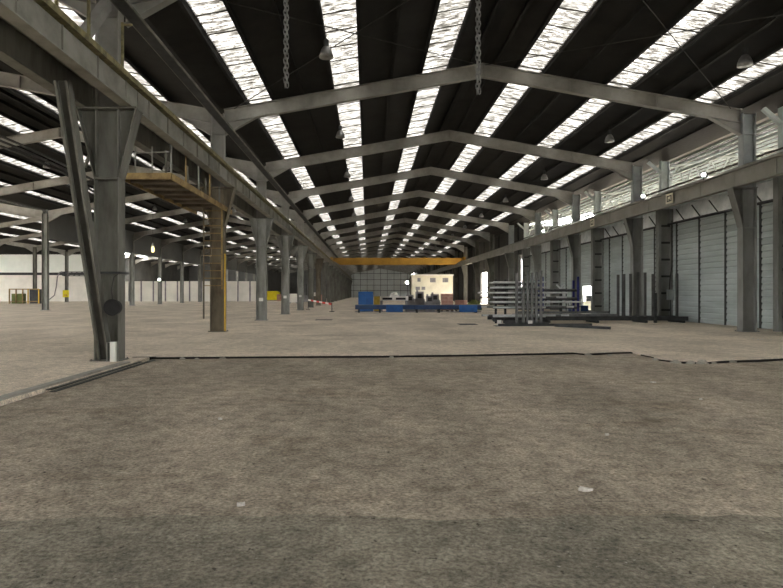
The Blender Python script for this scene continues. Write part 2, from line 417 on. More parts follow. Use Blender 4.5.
# ------------------------------------------------------------------ columns of the nave
def i_shaft(b, hw, hd, z0, z1, m, t=.03):
    b.box(-hw, -hw + t, -hd, hd, z0, z1, m); b.box(hw - t, hw, -hd, hd, z0, z1, m)
    b.box(-hw + t, hw - t, -.015, .015, z0, z1, m)
def make_column(name, label, cat, mlow, mup, left, group, zs=0):
    r = empty(name, (0, 0, 0), label, cat, group)
    b = MB(); i_shaft(b, .29, .19, .03, 4.3, mlow); b.box(-.29, .29, -.19, .19, 4.28, 4.32, mlow); b.build('shaft', r)
    b = MB(); b.box(-.36, .36, -.26, .26, 0, .02, mlow)
    for sx in (-.33, .33):
        for sy in (-.23, .23): b.lathe([(.02, .02), (.02, .05)], mlow, 6, (sx, sy, 0))
    b.build('base_plate', r)
    b = MB()
    if left:
        b.prism_y([(-.29, 4.32), (.29, 4.32), (.70, 5.93), (-.70, 5.93)], -.02, .02, mlow)
        for s in (-1, 1):
            p = [(s * .29, 4.32), (s * .70, 5.93), (s * .67, 5.93), (s * .26, 4.32)]
            b.prism_y(p if s > 0 else p[::-1], -.2, .2, mlow)
        b.box(-.72, .72, -.22, .22, 5.93, 5.97, mlow)
        for s in (-.26, .26): b.box(s - .012, s + .012, -.17, .17, 4.34, 5.93, mlow)
    else:
        b.prism_y([(-.29, 4.32), (.29, 4.32), (.29, 5.93), (-.72, 5.93)], -.02, .02, mlow)
        p = [(-.29, 4.32), (-.72, 5.93), (-.69, 5.93), (-.26, 4.32)]
        b.prism_y(p[::-1], -.2, .2, mlow)
        b.box(.26, .29, -.19, .19, 4.32, 5.93, mlow); b.box(-.74, .31, -.22, .22, 5.93, 5.97, mlow)
        b.box(-.27, -.245, -.17, .17, 4.34, 5.93, mlow)
    b.build('crane_bracket', r)
    b = MB(); hw = .27
    i_shaft(b, hw, .17, 5.97, 9.02, mup)
    for z in (6.95, 8.15): b.box(-hw, hw, -.16, .16, z, z + .025, mup)
    b.build('upper_post', r)
    return r
cl = make_column('steel_column', '', 'column', 'steel', 'rafter', True, 'columns between the nave and the left hall')
cl_dk = make_column('steel_column', '', 'column', 'steel_dk', 'rafter', True, 'columns between the nave and the left hall')
cl_ru = make_column('steel_column', '', 'column', 'rust', 'rafter', True, 'columns between the nave and the left hall')
cr = make_column('steel_column', '', 'column', 'col_r', 'col_up', False, 'columns along the right side of the nave')
cr_dk = make_column('steel_column', '', 'column', 'steel_dk', 'steel_dk', False, 'columns along the right side of the nave')
def place(proto, used, loc, label, rot=None):
    if proto.name not in used:
        used.add(proto.name); proto.location = loc; proto['label'] = label
        if rot is not None: proto.rotation_euler = rot
        return proto
    return dup(proto, loc, label, None, rot)
used = set(); left_cols = []; right_cols = []
for k, y in enumerate(F):
    p = cl_dk if k == 0 else cl_ru if k in (1, 6) else cl if k < 5 else cl_dk
    if k == 0: lab = 'massive dark steel column nearest the camera at left, with raking strut beside it'
    elif k == 1: lab = 'rusty brown steel column under the ochre platform, with a ladder on its front'
    elif k in (2, 3, 4): lab = 'grey flared-head steel column, %s one behind the ladder column in the left row' % ORD[k - 2]
    else: lab = 'dark flared-head steel column, %s from the camera in the left nave row' % ORD[k]
    left_cols.append(place(p, used, (XL, y, 0) if k else (XL + .06, 14.0, 0), lab))
    if k == 0: lab = 'grey steel column on the right just outside the frame'
    elif k == 1: lab = 'tall grey steel column at far right, nearest of its row'
    elif k < 6: lab = 'grey steel column on the right, %s of its row counted from the camera' % ORD[k - 1]
    else: lab = 'dark steel column of the right nave row, %s in view from the camera' % ORD[k - 1]
    right_cols.append(place(cr if k < 6 else cr_dk, used, (XR, y, 0), lab))

# ------------------------------------------------------------------ portal rafters
def make_rafter(half, m, mh, group):
    r = empty('roof_rafter', (0, 0, 8.9), '', 'roof beam', group)
    def zb(o): return zr(half, o) - .76
    for sg in (-1, 1):
        b = MB(); e = half - .26
        def seg(o0, o1, dz0, dz1, y0, y1):
            p = [(sg * o0, zb(o0) + dz0 - 8.9), (sg * o1, zb(o1) + dz0 - 8.9), (sg * o1, zb(o1) + dz1 - 8.9), (sg * o0, zb(o0) + dz1 - 8.9)]
            b.prism_y(p if sg > 0 else p[::-1], y0, y1, m)
        seg(0, e, 0, .57, -.012, .012); seg(0, e, 0, .025, -.12, .12); seg(0, e, .545, .57, -.12, .12)
        for o in (.02, 3.6, 7.2):
            b.box(min(sg * o, sg * (o + .03)), max(sg * o, sg * (o + .03)), -.1, .1, zb(o) + .03 - 8.9, zb(o) + .53 - 8.9, m)
        b.build('rafter_arm', r)
        h = MB()
        tri = [(sg * (half - .28), 8.15 - 8.9), (sg * (half - .28), zb(half - .28) - 8.9 + .0), (sg * (half - 1.55), zb(half - 1.55) - 8.9)]
        h.prism_y(tri if sg > 0 else tri[::-1], -.012, .012, mh)
        a = Vector((sg * (half - .28), 0, 8.15 - 8.9)); c = Vector((sg * (half - 1.55), 0, zb(half - 1.55) - 8.9))
        h.bar(a, c, .24, .025, mh)
        h.build('haunch', r)
    return r
def rafters(xc, half, ks, m, mh, group, lab):
    pr = make_rafter(half, m, mh, group); u = set()
    for n, k in enumerate(ks): place(pr, u, (xc, F[k], 8.9), lab % ORD[n])
rafters(XC, HALF, range(21), 'rafter', 'rafter', 'rafters of the nave roof', 'grey steel roof rafter spanning the central nave, %s from the camera')
rafters(H1C, H1H, range(0, 21), 'rafter', 'rafter', 'rafters of the left hall roof', 'grey steel rafter of the hall left of the nave, %s from the camera')
rafters(H2C, H2H, range(1, 16), 'rafter', 'rafter', 'rafters of the second left hall', 'grey rafter of the second hall to the left, %s from the camera')
rafters(H3C, H3H, range(4, 10), 'rafter', 'rafter', 'rafters of the outermost left hall', 'grey rafter of the outermost left hall, %s from the camera')

# purlins under the roof sheet, running the length of each hall
OFF = [.5, 1.38, 2.57, 3.8, 5.06, 6.24, 7.45, 8.68, 9.8]
def purlins(xc, half, y0, y1, hall, lim=None):
    for sg, side in ((-1, 'left'), (1, 'right')):
        for n, o in enumerate(OFF):
            if lim and sg not in lim: continue
            b = MB(); z = zr(half, o)
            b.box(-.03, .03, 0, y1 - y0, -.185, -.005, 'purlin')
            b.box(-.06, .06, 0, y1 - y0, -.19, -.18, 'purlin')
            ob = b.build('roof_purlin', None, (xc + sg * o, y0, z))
            tag(ob, 'dark steel purlin under the %s roof, %s from the ridge on the %s slope' % (hall, ORD[n], side), 'purlin', 'purlins of the %s roof' % hall)
purlins(XC, HALF, -15.8, 214.4, 'nave')
purlins(H1C, H1H, 14, 214.4, 'left hall')

# ------------------------------------------------------------------ skylight strips, one per bay
ANG = math.atan(SL)
def make_skylight(w=1.10):
    b = MB()
    b.box(-w / 2, w / 2, -4.97, 4.97, 0, .02, 'sky')
    for i in range(9): b.box(-w / 2, w / 2, -4.97 + i * 1.2425 - .02, -4.97 + i * 1.2425 + .02, -.03, -.001, 'joint')
    for s in (-1, 1): b.box(s * w / 2 - .02, s * w / 2 + .02, -4.97, 4.97, -.035, -.001, 'joint')
    o = b.build('skylight'); tag(o, '', 'skylight'); return o
sk = make_skylight(); sused = set()
ROWS = ['row nearest the ridge', 'middle row', 'row nearest the eaves']
def skylights(xc, half, bays, hall, sides=(-1, 1), sk=sk, strips=STRIPS, rows=ROWS):
    for sg in sides:
        for i, (o0, o1) in enumerate(strips):
            o = (o0 + o1) / 2
            for n, k in enumerate(bays):
                y = F[0] + 10 * k + 5
                lab = 'skylight of the %s, %s slope, %s, %s bay away' % (hall, 'left' if sg < 0 else 'right', rows[i], ORD[n])
                s = place(sk, sused, (xc + sg * o, y, zr(half, o) + .005), lab, (0, ANG * sg, 0))
                s['group'] = 'skylights of the ' + hall
skylights(XC, HALF, range(0, 20), 'nave roof')
skylights(H1C, H1H, range(0, 12), 'first left hall roof')
skylights(H2C, H2H, range(2, 10), 'second left hall roof')
skylights(H3C, H3H, range(6, 9), 'outermost left hall roof')
skylights(RC, RH, range(0, 5), 'right-hand hall roof', (-1,), make_skylight(.40), RSTRIPS, [ORD[i] + ' row from the ridge' for i in range(8)])
b = MB()                                                # the far remainder, a pixel or two each
def far_sky(xc, half, y0, y1, sides=(-1, 1), strips=STRIPS):
    for sg in sides:
        for o0, o1 in strips:
            p = [(xc + sg * o0, zr(half, o0)), (xc + sg * o1, zr(half, o1)), (xc + sg * o1, zr(half, o1) + .02), (xc + sg * o0, zr(half, o0) + .02)]
            b.prism_y(p if sg > 0 else p[::-1], y0, y1, 'sky')
far_sky(H1C, H1H, 134.4, 214.4); far_sky(H2C, H2H, 24.4, 34.4); far_sky(H2C, H2H, 134.4, 176)
far_sky(H3C, H3H, 40, 74.4); far_sky(H3C, H3H, 104.4, 112)
far_sky(RC, RH, 14.4, 68, (1,), RSTRIPS); far_sky(RC, RH, 64.4, 68, (-1,), RSTRIPS)
tag(b.build('skylight'), 'remaining distant skylight strips of the side halls', 'skylight', None, 'stuff')

# ------------------------------------------------------------------ columns of the left halls
def make_plain_column(m, group):
    r = empty('steel_column', (0, 0, 0), '', 'column', group)
    b = MB(); i_shaft(b, .24, .2, .03, 8.95, m); b.build('shaft', r)
    b = MB(); b.box(-.36, .36, -.3, .3, 0, .03, m); b.build('base_plate', r)
    return r
pc = make_plain_column('steel', 'columns beyond the left hall'); pu = set()
for n, k in enumerate(range(4, 17)):
    place(pc, pu, (X2, F[k], 0), 'plain grey column between the two left halls, %s from the camera' % ORD[n])
pc2 = make_plain_column('steel_dk', 'columns at the outermost left hall'); pu = set()
for n, k in enumerate((6, 7, 8, 9)):
    place(pc2, pu, (X3, F[k], 0), 'dark column before the white end wall at left, %s from the camera' % ORD[n])

# ------------------------------------------------------------------ crane girders
def make_girder(mface, mfl, group, stiff, L=9.98):
    r = empty('crane_girder', (0, 0, 0), '', 'crane beam', group)
    b = MB(); b.box(-.015, .015, -L / 2, L / 2, .025, .675, mface); b.box(-.14, .14, -L / 2, L / 2, 0, .025, mface)
    b.box(-.17, .17, -L / 2, L / 2, .57 if stiff > 3 else .675, .70, mfl); b.build('girder_body', r)
    b = MB(); b.box(-.035, .035, -L / 2, L / 2, .70, .82, mfl); b.box(-.06, .06, -L / 2, L / 2, .70, .715, mfl); b.build('crane_rail', r)
    for i in range(stiff):
        y = -L / 2 + L * (i + .5) / stiff
        b = MB(); b.box(-.05, -.015, y - .008, y + .008, .03, .67, mface); b.box(.015, .05, y - .008, y + .008, .03, .67, mface); b.build('stiffener', r)
    return r
gl = make_girder('girder', 'flange', 'left crane girders', 7); gu = set()
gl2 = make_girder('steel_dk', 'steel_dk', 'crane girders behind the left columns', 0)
gr = make_girder('girder_r', 'girder_r', 'right crane girders', 2)
for k in range(-1, 20):
    y = F[0] + 10 * k + 5
    place(gl, gu, (XL + .55, y, 5.97), 'dusty crane girder on the left nave columns, %s span from the camera' % ORD[k + 1])
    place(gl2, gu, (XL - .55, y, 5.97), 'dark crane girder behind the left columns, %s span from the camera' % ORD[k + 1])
    if k >= 0: place(gr, gu, (XR - .50, y, 5.97), 'plain grey crane girder along the right columns, %s span from the camera' % ORD[k])
# square marks on the right girder
for y, lab in ((29.4, 'square beige marker plate with dark emblem on the right girder, nearer one'), (39.5, 'square beige marker plate with dark emblem on the right girder, farther one')):
    r = empty('marker_plate', (XR - .655, y, 6.32), lab, 'sign', 'marker plates on the right girder')
    b = MB(); b.box(-.012, .012, -.34, .34, -.24, .24, 'cream'); b.build('plate', r)
    b = MB()
    b.box(-.02, -.012, -.22, -.15, -.15, .15, 'blackst'); b.box(-.02, -.012, .15, .22, -.15, .15, 'blackst')
    b.box(-.02, -.012, -.15, .15, -.15, -.10, 'blackst'); b.box(-.02, -.012, -.15, .15, .10, .15, 'blackst')
    b.box(-.02, -.012, -.05, .05, -.10, -.02, 'blackst'); b.build('emblem', r)
# floodlights on the right girder
fl = empty('floodlight', (0, 0, 0), '', 'lamp', 'floodlights on the right girder')
b = MB(); b.box(-.02, .02, -.02, .02, -.02, .14, 'blackst'); b.box(-.05, .09, -.14, .14, .12, .34, 'blackst'); b.build('housing', fl)
b = MB(); b.box(-.06, -.05, -.07, .07, .17, .29, 'glow'); b.build('lens', fl)
fu = set()
for n, y in enumerate((26.5, 32.3, 44.2, 50.6)):
    place(fl, fu, (XR - .60, y, 6.69), 'glowing floodlight on top of the right girder, %s from the camera' % ORD[n], (0, 0, math.radians(50)))
# cables above the right girder
for n, (x, z) in enumerate(((16.1, 7.22), (16.15, 7.05))):
    b = MB(); b.tube([(x, 12, z), (x, 68, z)], .042, 'cable', 6)
    tag(b.build('power_cable'), 'thin dark cable strung above the right crane girder, %s one' % ('upper', 'lower')[n], 'cable', 'cables above the right girder')

# ------------------------------------------------------------------ posts of the right wall and the lattice trusses of the hall beyond it
def make_post():
    r = empty('wall_post', (0, 0, 0), '', 'column', 'wall posts on the right')
    b = MB(); 
    for s in (-1, 1):
        b.box(s * .35 - .09, s * .35 + .09, -.15, .15, 0, 6.5, 'col_r')
    b.build('lower_leg_pair', r)
    for i in range(6):
        b = MB(); b.box(-.26, .26, -.13, -.11, .55 + i * .98, .67 + i * .98, 'rib'); b.build('batten', r)
    b = MB(); b.box(-.26, .26, .0, .04, 0, 6.5, 'col_r'); b.build('back_plate', r)
    b = MB(); i_shaft(b, .24, .15, 6.5, 9.3, 'pale'); b.bar((-.2, 0, 8.6), (-.95, 0, 9.25), .16, .16, 'pale'); b.build('upper_post', r)  # upper post paler than the legs: daylight above the wall put into its colour
    return r
wp = make_post(); wu = set()
tr = empty('lattice_truss', (0, 0, 0), '', 'roof truss', 'lattice trusses of the right hall')
for n_, (z0, z1) in enumerate(((7.75, 7.75 + 11 * SL), (8.95, 8.95 + 11 * SL))):
    b = MB(); b.tube([(0, 0, z0), (11, 0, z1)], .09, 'pale', 6); b.build('chord', tr)
b = MB()
for i in range(11):
    a = (i, 0, 7.75 + i * SL); m_ = (i + .5, 0, 8.95 + (i + .5) * SL); c = (i + 1, 0, 7.75 + (i + 1) * SL)
    b.tube([a, m_], .05, 'pale', 5); b.tube([m_, c], .05, 'pale', 5)
b.build('web_lattice', tr)
tu = set()
for n, y in enumerate(F[:6]):
    place(wp, wu, (17.37, y, 0), 'battened grey wall post before the siding, pale above, %s from the camera' % ORD[n])
    place(tr, tu, (17.6, y, 0), 'pale lattice roof truss seen above the right girder, %s from the camera' % ORD[n])
# pale longitudinal rails of the opening above the wall
for n, z in enumerate((6.62, 7.55, 8.5)):
    b = MB(); b.box(-.05, .05, 0, 56, -.05, .05, 'pale')
    tag(b.build('clerestory_rail', None, (17.75, 10, z)), 'pale horizontal rail of the open strip above the right wall, %s from below' % ORD[n], 'rail', 'rails above the right wall')
# purlins of the pale hall
for n in range(9):
    o = 1.0 + n * 1.2
    b = MB(); b.box(-.05, .05, 0, 62, -.12, 0, 'pale')
    tag(b.build('roof_purlin', None, (RC - o, 5, zr(RH, o) - .01)), 'pale purlin under the roof of the right hall, %s from the ridge' % ORD[n], 'purlin', 'purlins of the right hall')
# brackets under the silver band
for n, y in enumerate((21, 23, 26.5, 28.2, 29.8, 31.4, 33, 36.2, 38, 39.8, 41.6, 43)):
    b = MB(); b.bar((0, 0, 0), (-.3, .25, .62), .06, .06, 'blackst')
    tag(b.build('pipe_bracket', None, (XWALL - .1, y, 5.72)), 'dark slanting bracket on the silver band, %s from the camera' % ORD[n], 'bracket', 'brackets on the silver band')
# grey switch box on the second post
r = empty('switch_box', (17.6, F[2] - .22, 1.2), 'grey electrical box on the wall post right of the stakes', 'electrical box')
b = MB(); b.box(-.2, .2, -.1, .06, 0, .6, 'col_up'); b.build('enclosure', r)
b = MB(); b.tube([(-.05, 0, .6), (-.02, .0, 1.2), (.1, .0, 2.0), (.1, .0, 4.6)], .03, 'cable', 6); b.build('conduit', r)
b = MB(); b.tube([(0, 0, -1.18), (0, 0, 0)], .025, 'cable', 6); b.build('lower_conduit', r)

# ------------------------------------------------------------------ roof bracing and hanging things
for n, (o0, o1, y0, y1) in enumerate(((-10.3, -.1, F[0], F[1]), (-10.3, -.1, F[1], F[0]), (.1, 10.3, F[0], F[1]), (.1, 10.3, F[1], F[0]))):
    b = MB(); a = Vector((XC + o0, y0, zr(HALF, o0) - .22)); c = Vector((XC + o1, y1, zr(HALF, o1) - .22))
    b.tube([a, c], .018, 'cable', 6)
    tag(b.build('bracing_rod'), 'thin diagonal bracing rod under the %s slope of the first bay, running %s' % (('left', 'left', 'right', 'right')[n], ('away rightwards', 'away leftwards')[n % 2]), 'rod', 'bracing rods of the first roof bay')
def chain(x, y, z0, z1, lab):
    b = MB(); z = z0; i = 0
    while z < z1:
        for s in (-.022, .022):
            ax = (i + (s > 0)) % 2
            pts = []
            for j in range(10):
                t = 2 * math.pi * j / 10
                u, w = .026 * math.cos(t), .05 * math.sin(t) + (.018 if math.sin(t) > 0 else -.018)
                pts.append((s + (u if ax else 0), 0 if ax else u, z + w - z0))
            b.tube(pts, .010, 'chainst', 5, closed=True)
        z += .098; i += 1
    o = b.build('hanging_chain', None, (x, y, z0), smooth=True)
    return tag(o, lab, 'chain', 'chains hanging from the roof')
chain(-1.66, 12, 5.85, 10.12, 'steel chain hanging from the roof at left, above the middle of the floor')
chain(2.26, 12, 5.72, 10.8, 'steel chain hanging from the roof near the ridge, right of the other chain')
# bell lamps
bl = empty('pendant_lamp', (0, 0, 0), '', 'lamp', 'bell lamps of the nave')
b = MB(); b.lathe([(.235, -.22), (.225, -.14), (.17, .02), (.10, .12), (.085, .13)], 'alum', 18); b.build('shade', bl, smooth=True)
b = MB(); b.lathe([(.085, .13), (.085, .34), (.05, .38)], 'blackst', 12); b.build('ballast_housing', bl)
b = MB(); b.tube([(0, 0, .38), (0, 0, .62)], .012, 'cable', 5); b.build('cord', bl)
b = MB(); b.lathe([(.19, -.215), (.19, -.205)], 'white2', 16); b.build('lens', bl)
lu = set()
LX = [12.45, 12.1, 11.85, 11.6, 11.5]
for k in range(0, 18):
    y = F[0] + 10 * k + 5.0
    x = LX[min(k, 4)]
    place(bl, lu, (x, y, zr(HALF, x - XC) - .62), 'bell-shaped pendant lamp of the right nave row, %s from the camera' % ORD[k])
    place(bl, lu, (-1.36, y, zr(HALF, -1.36 - XC) - .62), 'bell-shaped pendant lamp of the left nave row, %s from the camera' % ORD[k])
for n, (x, y) in enumerate(((-19.9, 29.4), (-21.5, 49.4), (-21.5, 39.4), (-13.5, 39.4), (-13.5, 49.4), (-13.5, 59.4), (-21.5, 59.4), (-21.5, 69.4), (-13.5, 69.4))):
    s = place(bl, lu, (x, y, zr(H1H, x - H1C) - .62), 'bell lamp under the left hall roof, %s of the %s row' % (ORD[n], 'hall'))
    s['group'] = 'bell lamps of the left hall'
# cable tray along the left eaves
r = empty('cable_tray', (XL + .62, 12, 8.14), 'long ladder-type cable tray under the left eaves of the nave', 'cable tray')
b = MB()
for x in (-.16, .16): b.box(x - .015, x + .015, 0, 110, 0, .07, 'steel_dk')
b.build('side_rail', r)
b = MB(); b.box(-.145, .145, 0, 110, 0, .012, 'blackst'); b.build('tray_bottom', r)
b = MB()
for x in (-.08, -.02, .06): b.tube([(x, 0, .05), (x, 110, .05)], .025, 'cable', 5)
b.build('cables', r)
# two small lights in the left hall
r = empty('work_lamp', (-21.9, 60, 5.75), 'yellow glowing lamp hanging in the left hall right of the leaning strut', 'lamp')
b = MB(); b.lathe([(.10, 0), (.16, .12), (.16, .45), (.08, .62)], 'bulb', 12); b.build('bulb', r)
b = MB(); b.lathe([(.18, .62), (.12, .85), (.05, .95)], 'alum', 12); b.build('cap', r)
b = MB(); b.tube([(0, 0, .9), (0, 0, zr(H1H, -21.9 - H1C) - 5.75)], .02, 'cable', 5); b.build('cord', r)
r = empty('floodlight', (X2 + .05, F[7] - .40, 3.3), 'small white floodlight glowing on a plain left hall column over the low white wall', 'lamp')
b = MB(); b.box(-.25, .25, 0, .15, 0, .4, 'blackst'); b.box(-.04, .04, .1, .22, .1, .2, 'blackst'); b.build('housing', r)
b = MB(); b.box(-.14, .14, -.02, 0, .1, .3, 'glow'); b.build('lens', r)

# ------------------------------------------------------------------ around the nearest left column
b = MB()
for dx in (-.11, .11): b.bar((dx, 0, 0), (dx, -1.95, 5.9), .05, .22, 'steel_dk', (0, 1, 0))
b.bar((0, 0, 0), (0, -1.95, 5.9), .18, .02, 'strut_web', (0, 1, 0))
tag(b.build('raking_strut', None, (XL - .02, 13.95, .03)), 'leaning dark steel strut from the foot of the nearest column up to the girder', 'strut')
b = MB(); b.bar((0, 0, 0), (0, 1.55, 1.7), .22, .22, 'rafter')
tag(b.build('knee_brace', None, (XL, 12.6, 6.95)), 'grey knee brace above the girder, leaning to the nearest left column', 'brace')
b = MB(); b.bar((0, 0, 0), (-.45, 0, -1.25), .06, .06, 'steel_dk')
tag(b.build('bracket_strut', None, (XL - .1, 14.05, 5.85)), 'thin slanting strut under the flared head of the nearest column', 'strut')
for n, dz in enumerate((0, .14, .27)):
    pts = [(XL + .3, 14.1, 3.75 + dz), (XL - .3, 14.0, 4.0 + dz), (XL - 1.0, 13.9, 4.45 + dz * .7), (XL - 1.9, 13.8, 4.85 + dz * .8), (XL - 3.2, 13.7, 5.35 + dz), (XL - 6, 13.7, 6.4 + dz)]
    b = MB(); b.tube(pts, .032, 'cable', 6)
    tag(b.build('sagging_cable'), 'dark sagging cable running left from the nearest column, %s from below' % ORD[n], 'cable', 'cables at the nearest column')
b = MB(); b.box(-.36, .36, -.26, -.21, 0, .05, 'blackst'); b.box(-.36, .36, .21, .26, 0, .05, 'blackst'); b.box(-.36, -.31, -.21, .21, 0, .05, 'blackst'); b.box(.31, .36, -.21, .21, 0, .05, 'blackst')
tag(b.build('cable_clamp', None, (XL + .06, 14.0, 2.05)), 'dark clamp band around the nearest left column at head height', 'band')
r = empty('hose_reel', (XL + .34, 13.55, 1.27), 'round black reel on the front of the nearest left column', 'reel')
b = MB()
b.tube([(0, -.06, 0), (0, .10, 0)], .17, 'black', 20); b.build('drum', r)
b = MB(); b.box(-.06, .03, .09, .28, -.06, .06, 'blackst'); b.build('wall_bracket', r)
b = MB(); b.tube([(0, -.08, 0), (0, -.06, 0)], .19, 'black', 20); b.build('flange', r)
b = MB(); b.tube([(0, -.03, .17), (-.06, .05, .4), (-.02, .08, .7), (.1, .12, .8)], .012, 'cable', 5); b.build('cable_tail', r)
r = empty('junction_box', (XL + .26, 13.70, 0), 'small white box at the foot of the nearest left column', 'box')
b = MB(); b.box(-.05, .08, -.03, .05, .0, .46, 'white2'); b.build('enclosure', r)
b = MB(); b.tube([(-.13, .0, .0), (-.13, .0, .44), (.12, .0, .48), (.13, .0, .0)], .014, 'steel', 5); b.build('guard_frame', r)
for n, y in enumerate((9.2, 10.4, 11.6, 13.2)):
    b = MB(); b.bar((0, 0, 0), (0, 0, 1.0), .05, .05, 'flange'); b.bar((0, 0, .95), (.22, 0, .95), .04, .04, 'flange')
    tag(b.build('rail_stanchion', None, (XL + .70, y, 6.67)), 'short stanchion on the left girder, %s from the camera' % ORD[n], 'post', 'stanchions on the left girder')

# ------------------------------------------------------------------ ochre maintenance platform with ladder
px0, px1, py0, py1, pz = XL - 1.1, XL + .38, 17.4, 25.2, 4.98
r = empty('maintenance_platform', (px1, py0, pz), 'rusted ochre platform hung under the left girder, with handrail posts', 'platform')
b = MB()
b.box(px0 - px1, 0, 0, 6.25, .10, .14, 'ochre_dk'); b.box(XL + .32 - px1, 0, 6.25, py1 - py0, .10, .14, 'ochre_dk'); b.box(px0 - px1, XL - .32 - px1, 6.25, py1 - py0, .10, .14, 'ochre_dk')
for i in range(6): b.box(px0 - px1 + .05, -.05, .6 + i * 1.0, .68 + i * 1.0, 0, .10, 'ochre_dk')
b.build('deck', r)
b = MB(); b.box(px0 - px1, 0, -.03, .02, -.02, .17, 'ochre'); b.box(-.02, .03, 0, py1 - py0, -.02, .17, 'ochre'); b.box(px0 - px1 - .03, px0 - px1, 0, py1 - py0, -.02, .17, 'ochre'); b.build('edge_channel', r)
for i in range(6):
    b = MB(); y = .03 + i * 1.42
    b.bar((.0, y, .1), (.0, y, 1.22), .05, .05, 'ochre' if i % 2 else 'steel'); b.build('handrail_post', r)
for x in (-.55, -1.05):
    b = MB(); b.bar((x, 0, .1), (x, 0, .95), .035, .035, 'steel'); b.build('handrail_post', r)
b = MB(); b.bar((-1.45, 0, .75), (0, 0, .8), .03, .03, 'steel'); b.build('rail', r)
b = MB(); b.bar((0, 0, 1.2), (0, py1 - py0, 1.2), .035, .035, 'steel'); b.build('handrail', r)
for i in range(3):
    b = MB(); b.bar((-.35, .6 + i * 2.2, .1), (-.35, .6 + i * 2.2, .98), .06, .06, 'steel_dk'); b.build('hanger', r)
r = empty('wall_ladder', (XL - .1, F[1] - .42, .55), 'rusty steel ladder fixed in front of the brown column below the platform', 'ladder')
for x in (-.38, .36):
    b = MB(); b.box(x - .03, x + .03, -.02, .02, 0 if x < 0 else 1.2, 4.55, 'ochre' if x > 0 else 'rust'); b.build('stile', r)
for i in range(11):
    b = MB(); b.bar((-.38, 0, 1.35 + i * .305), (.36, 0, 1.35 + i * .305), .03, .03, 'ochre'); b.build('rung', r)
for z in (1.6, 3.9):
    b = MB(); b.box(-.02, .02, 0, .22, z, z + .05, 'rust'); b.build('wall_bracket', r)
b = MB(); b.box(-.03, .03, -.02, .02, 0, 3.2, 'yellow'); tag(b.build('guard_strip', None, (XL + .33, F[1] - .19, .02)), 'yellow edge strip on the lower right edge of the ladder column', 'strip')
for n, (k, z) in enumerate(((2, 1.12), (3, 1.2), (4, 1.22))):
    b = MB(); b.box(-.12, .12, -.02, .0, 0, .2, 'white2')
    tag(b.build('number_plate', None, (XL - .02, F[k] - .03, z)), 'small white plate on the %s grey column behind the ladder' % ORD[n], 'plate', 'white plates on the left columns')

# ------------------------------------------------------------------ overhead travelling crane, far
r = empty('bridge_crane', (XC, 94.4, 6.67), 'amber yellow bridge crane spanning the far end of the nave', 'crane')
b = MB(); b.prism_y([(-10.2, .0 + .1), (-9.2, -.55), (9.2, -.55), (10.2, .1), (10.2, .55), (-10.2, .55)], -.5, .5, 'crane'); b.build('bridge_beam', r)
for s in (-1, 1):
    b = MB(); b.box(s * 10.42 - .2, s * 10.42 + .2, -2.1, 2.1, .15, .6, 'crane'); e = b.build('end_carriage', r)
    for y in (-1.6, 1.6):
        q = MB(); q.tube([(s * 10.42 - .06, y, .27), (s * 10.42 + .06, y, .27)], .16, 'blackst', 14); q.build('wheel', e)

# ------------------------------------------------------------------ steel stock racks on the right
UP = [(7.38, 29.1), (7.70, 29.05), (7.90, 29.0), (8.10, 28.95), (8.30, 28.9), (8.50, 28.8)]
r = empty('cantilever_rack', (8.1, 30, 0), 'dark steel bar rack with close-set uprights, loaded with long tubes', 'rack')
LV = [.42, .86, 1.12, 1.36, 1.60, 1.86, 2.12]
for i, (x, y) in enumerate(UP):
    b = MB(); b.box(x - 8.1 - .06, x - 8.1 + .06, y - 30 - .05, y - 30 + .05, 0, 2.60 + .05 * (i % 3), 'stockdk'); u = b.build('upright', r)
b = MB(); b.box(-.9, .75, -1.35, 1.25, .0, .16, 'blackst'); b.build('base', r)
for x in (6.75, 7.25):
    b = MB(); b.box(x - 8.1 - .05, x - 8.1 + .05, .9, 1.0, 0, 2.3, 'blackst'); b.build('upright', r)
for z in LV:
    b = MB(); b.box(-1.5, .6, .88, .96, z - .09, z - .03, 'blackst'); b.build('shelf_arm', r)
    b = MB(); b.box(-.75, .5, -.86, -.80, z - .09, z - .03, 'blackst'); b.build('shelf_arm', r)
rnd = random.Random(3)
tb = {}
def tube_obj(L, rad, m, sq=False):
    key = (round(L, 1), rad, m, sq)
    b = MB()
    if sq: b.box(-L / 2, L / 2, -rad, rad, -rad, rad, m)
    else: b.tube([(-L / 2, 0, 0), (L / 2, 0, 0)], rad, m, 10)
    return b.build('steel_tube', smooth=False)
for li, z in enumerate(LV):
    n = 5 if li < 5 else 4
    for j in range(n):
        L = rnd.uniform(3.0, 4.6) if li < 5 else rnd.uniform(1.7, 2.8)
        o = tube_obj(L, .045, 'galv' if rnd.random() < .75 else 'stockdk')
        o.location = ((6.05, 6.0, 6.3, 5.85, 5.8, 6.25, 6.4)[li] + (rnd.uniform(0, .5) if j else 0) + L / 2, 30.9 - j * .12, z + .016)
        o.rotation_euler = (0, 0, rnd.uniform(-.008, .008))
        tag(o, 'grey metal tube lying on the %s level of the dark bar rack' % ORD[li], 'tube', 'tubes on the %s level of the bar rack' % ORD[li])
    for j in range(2):
        L = 1.5 if j else 2.6
        o = tube_obj(L, .045, 'galv'); o.location = (7.95 + (0 if j else -.4), 29.24 + j * .1, z + .016)
        tag(o, 'short pale tube on the front of the dark bar rack, %s level' % ORD[li], 'tube', 'short tubes on the %s level of the bar rack' % ORD[li])
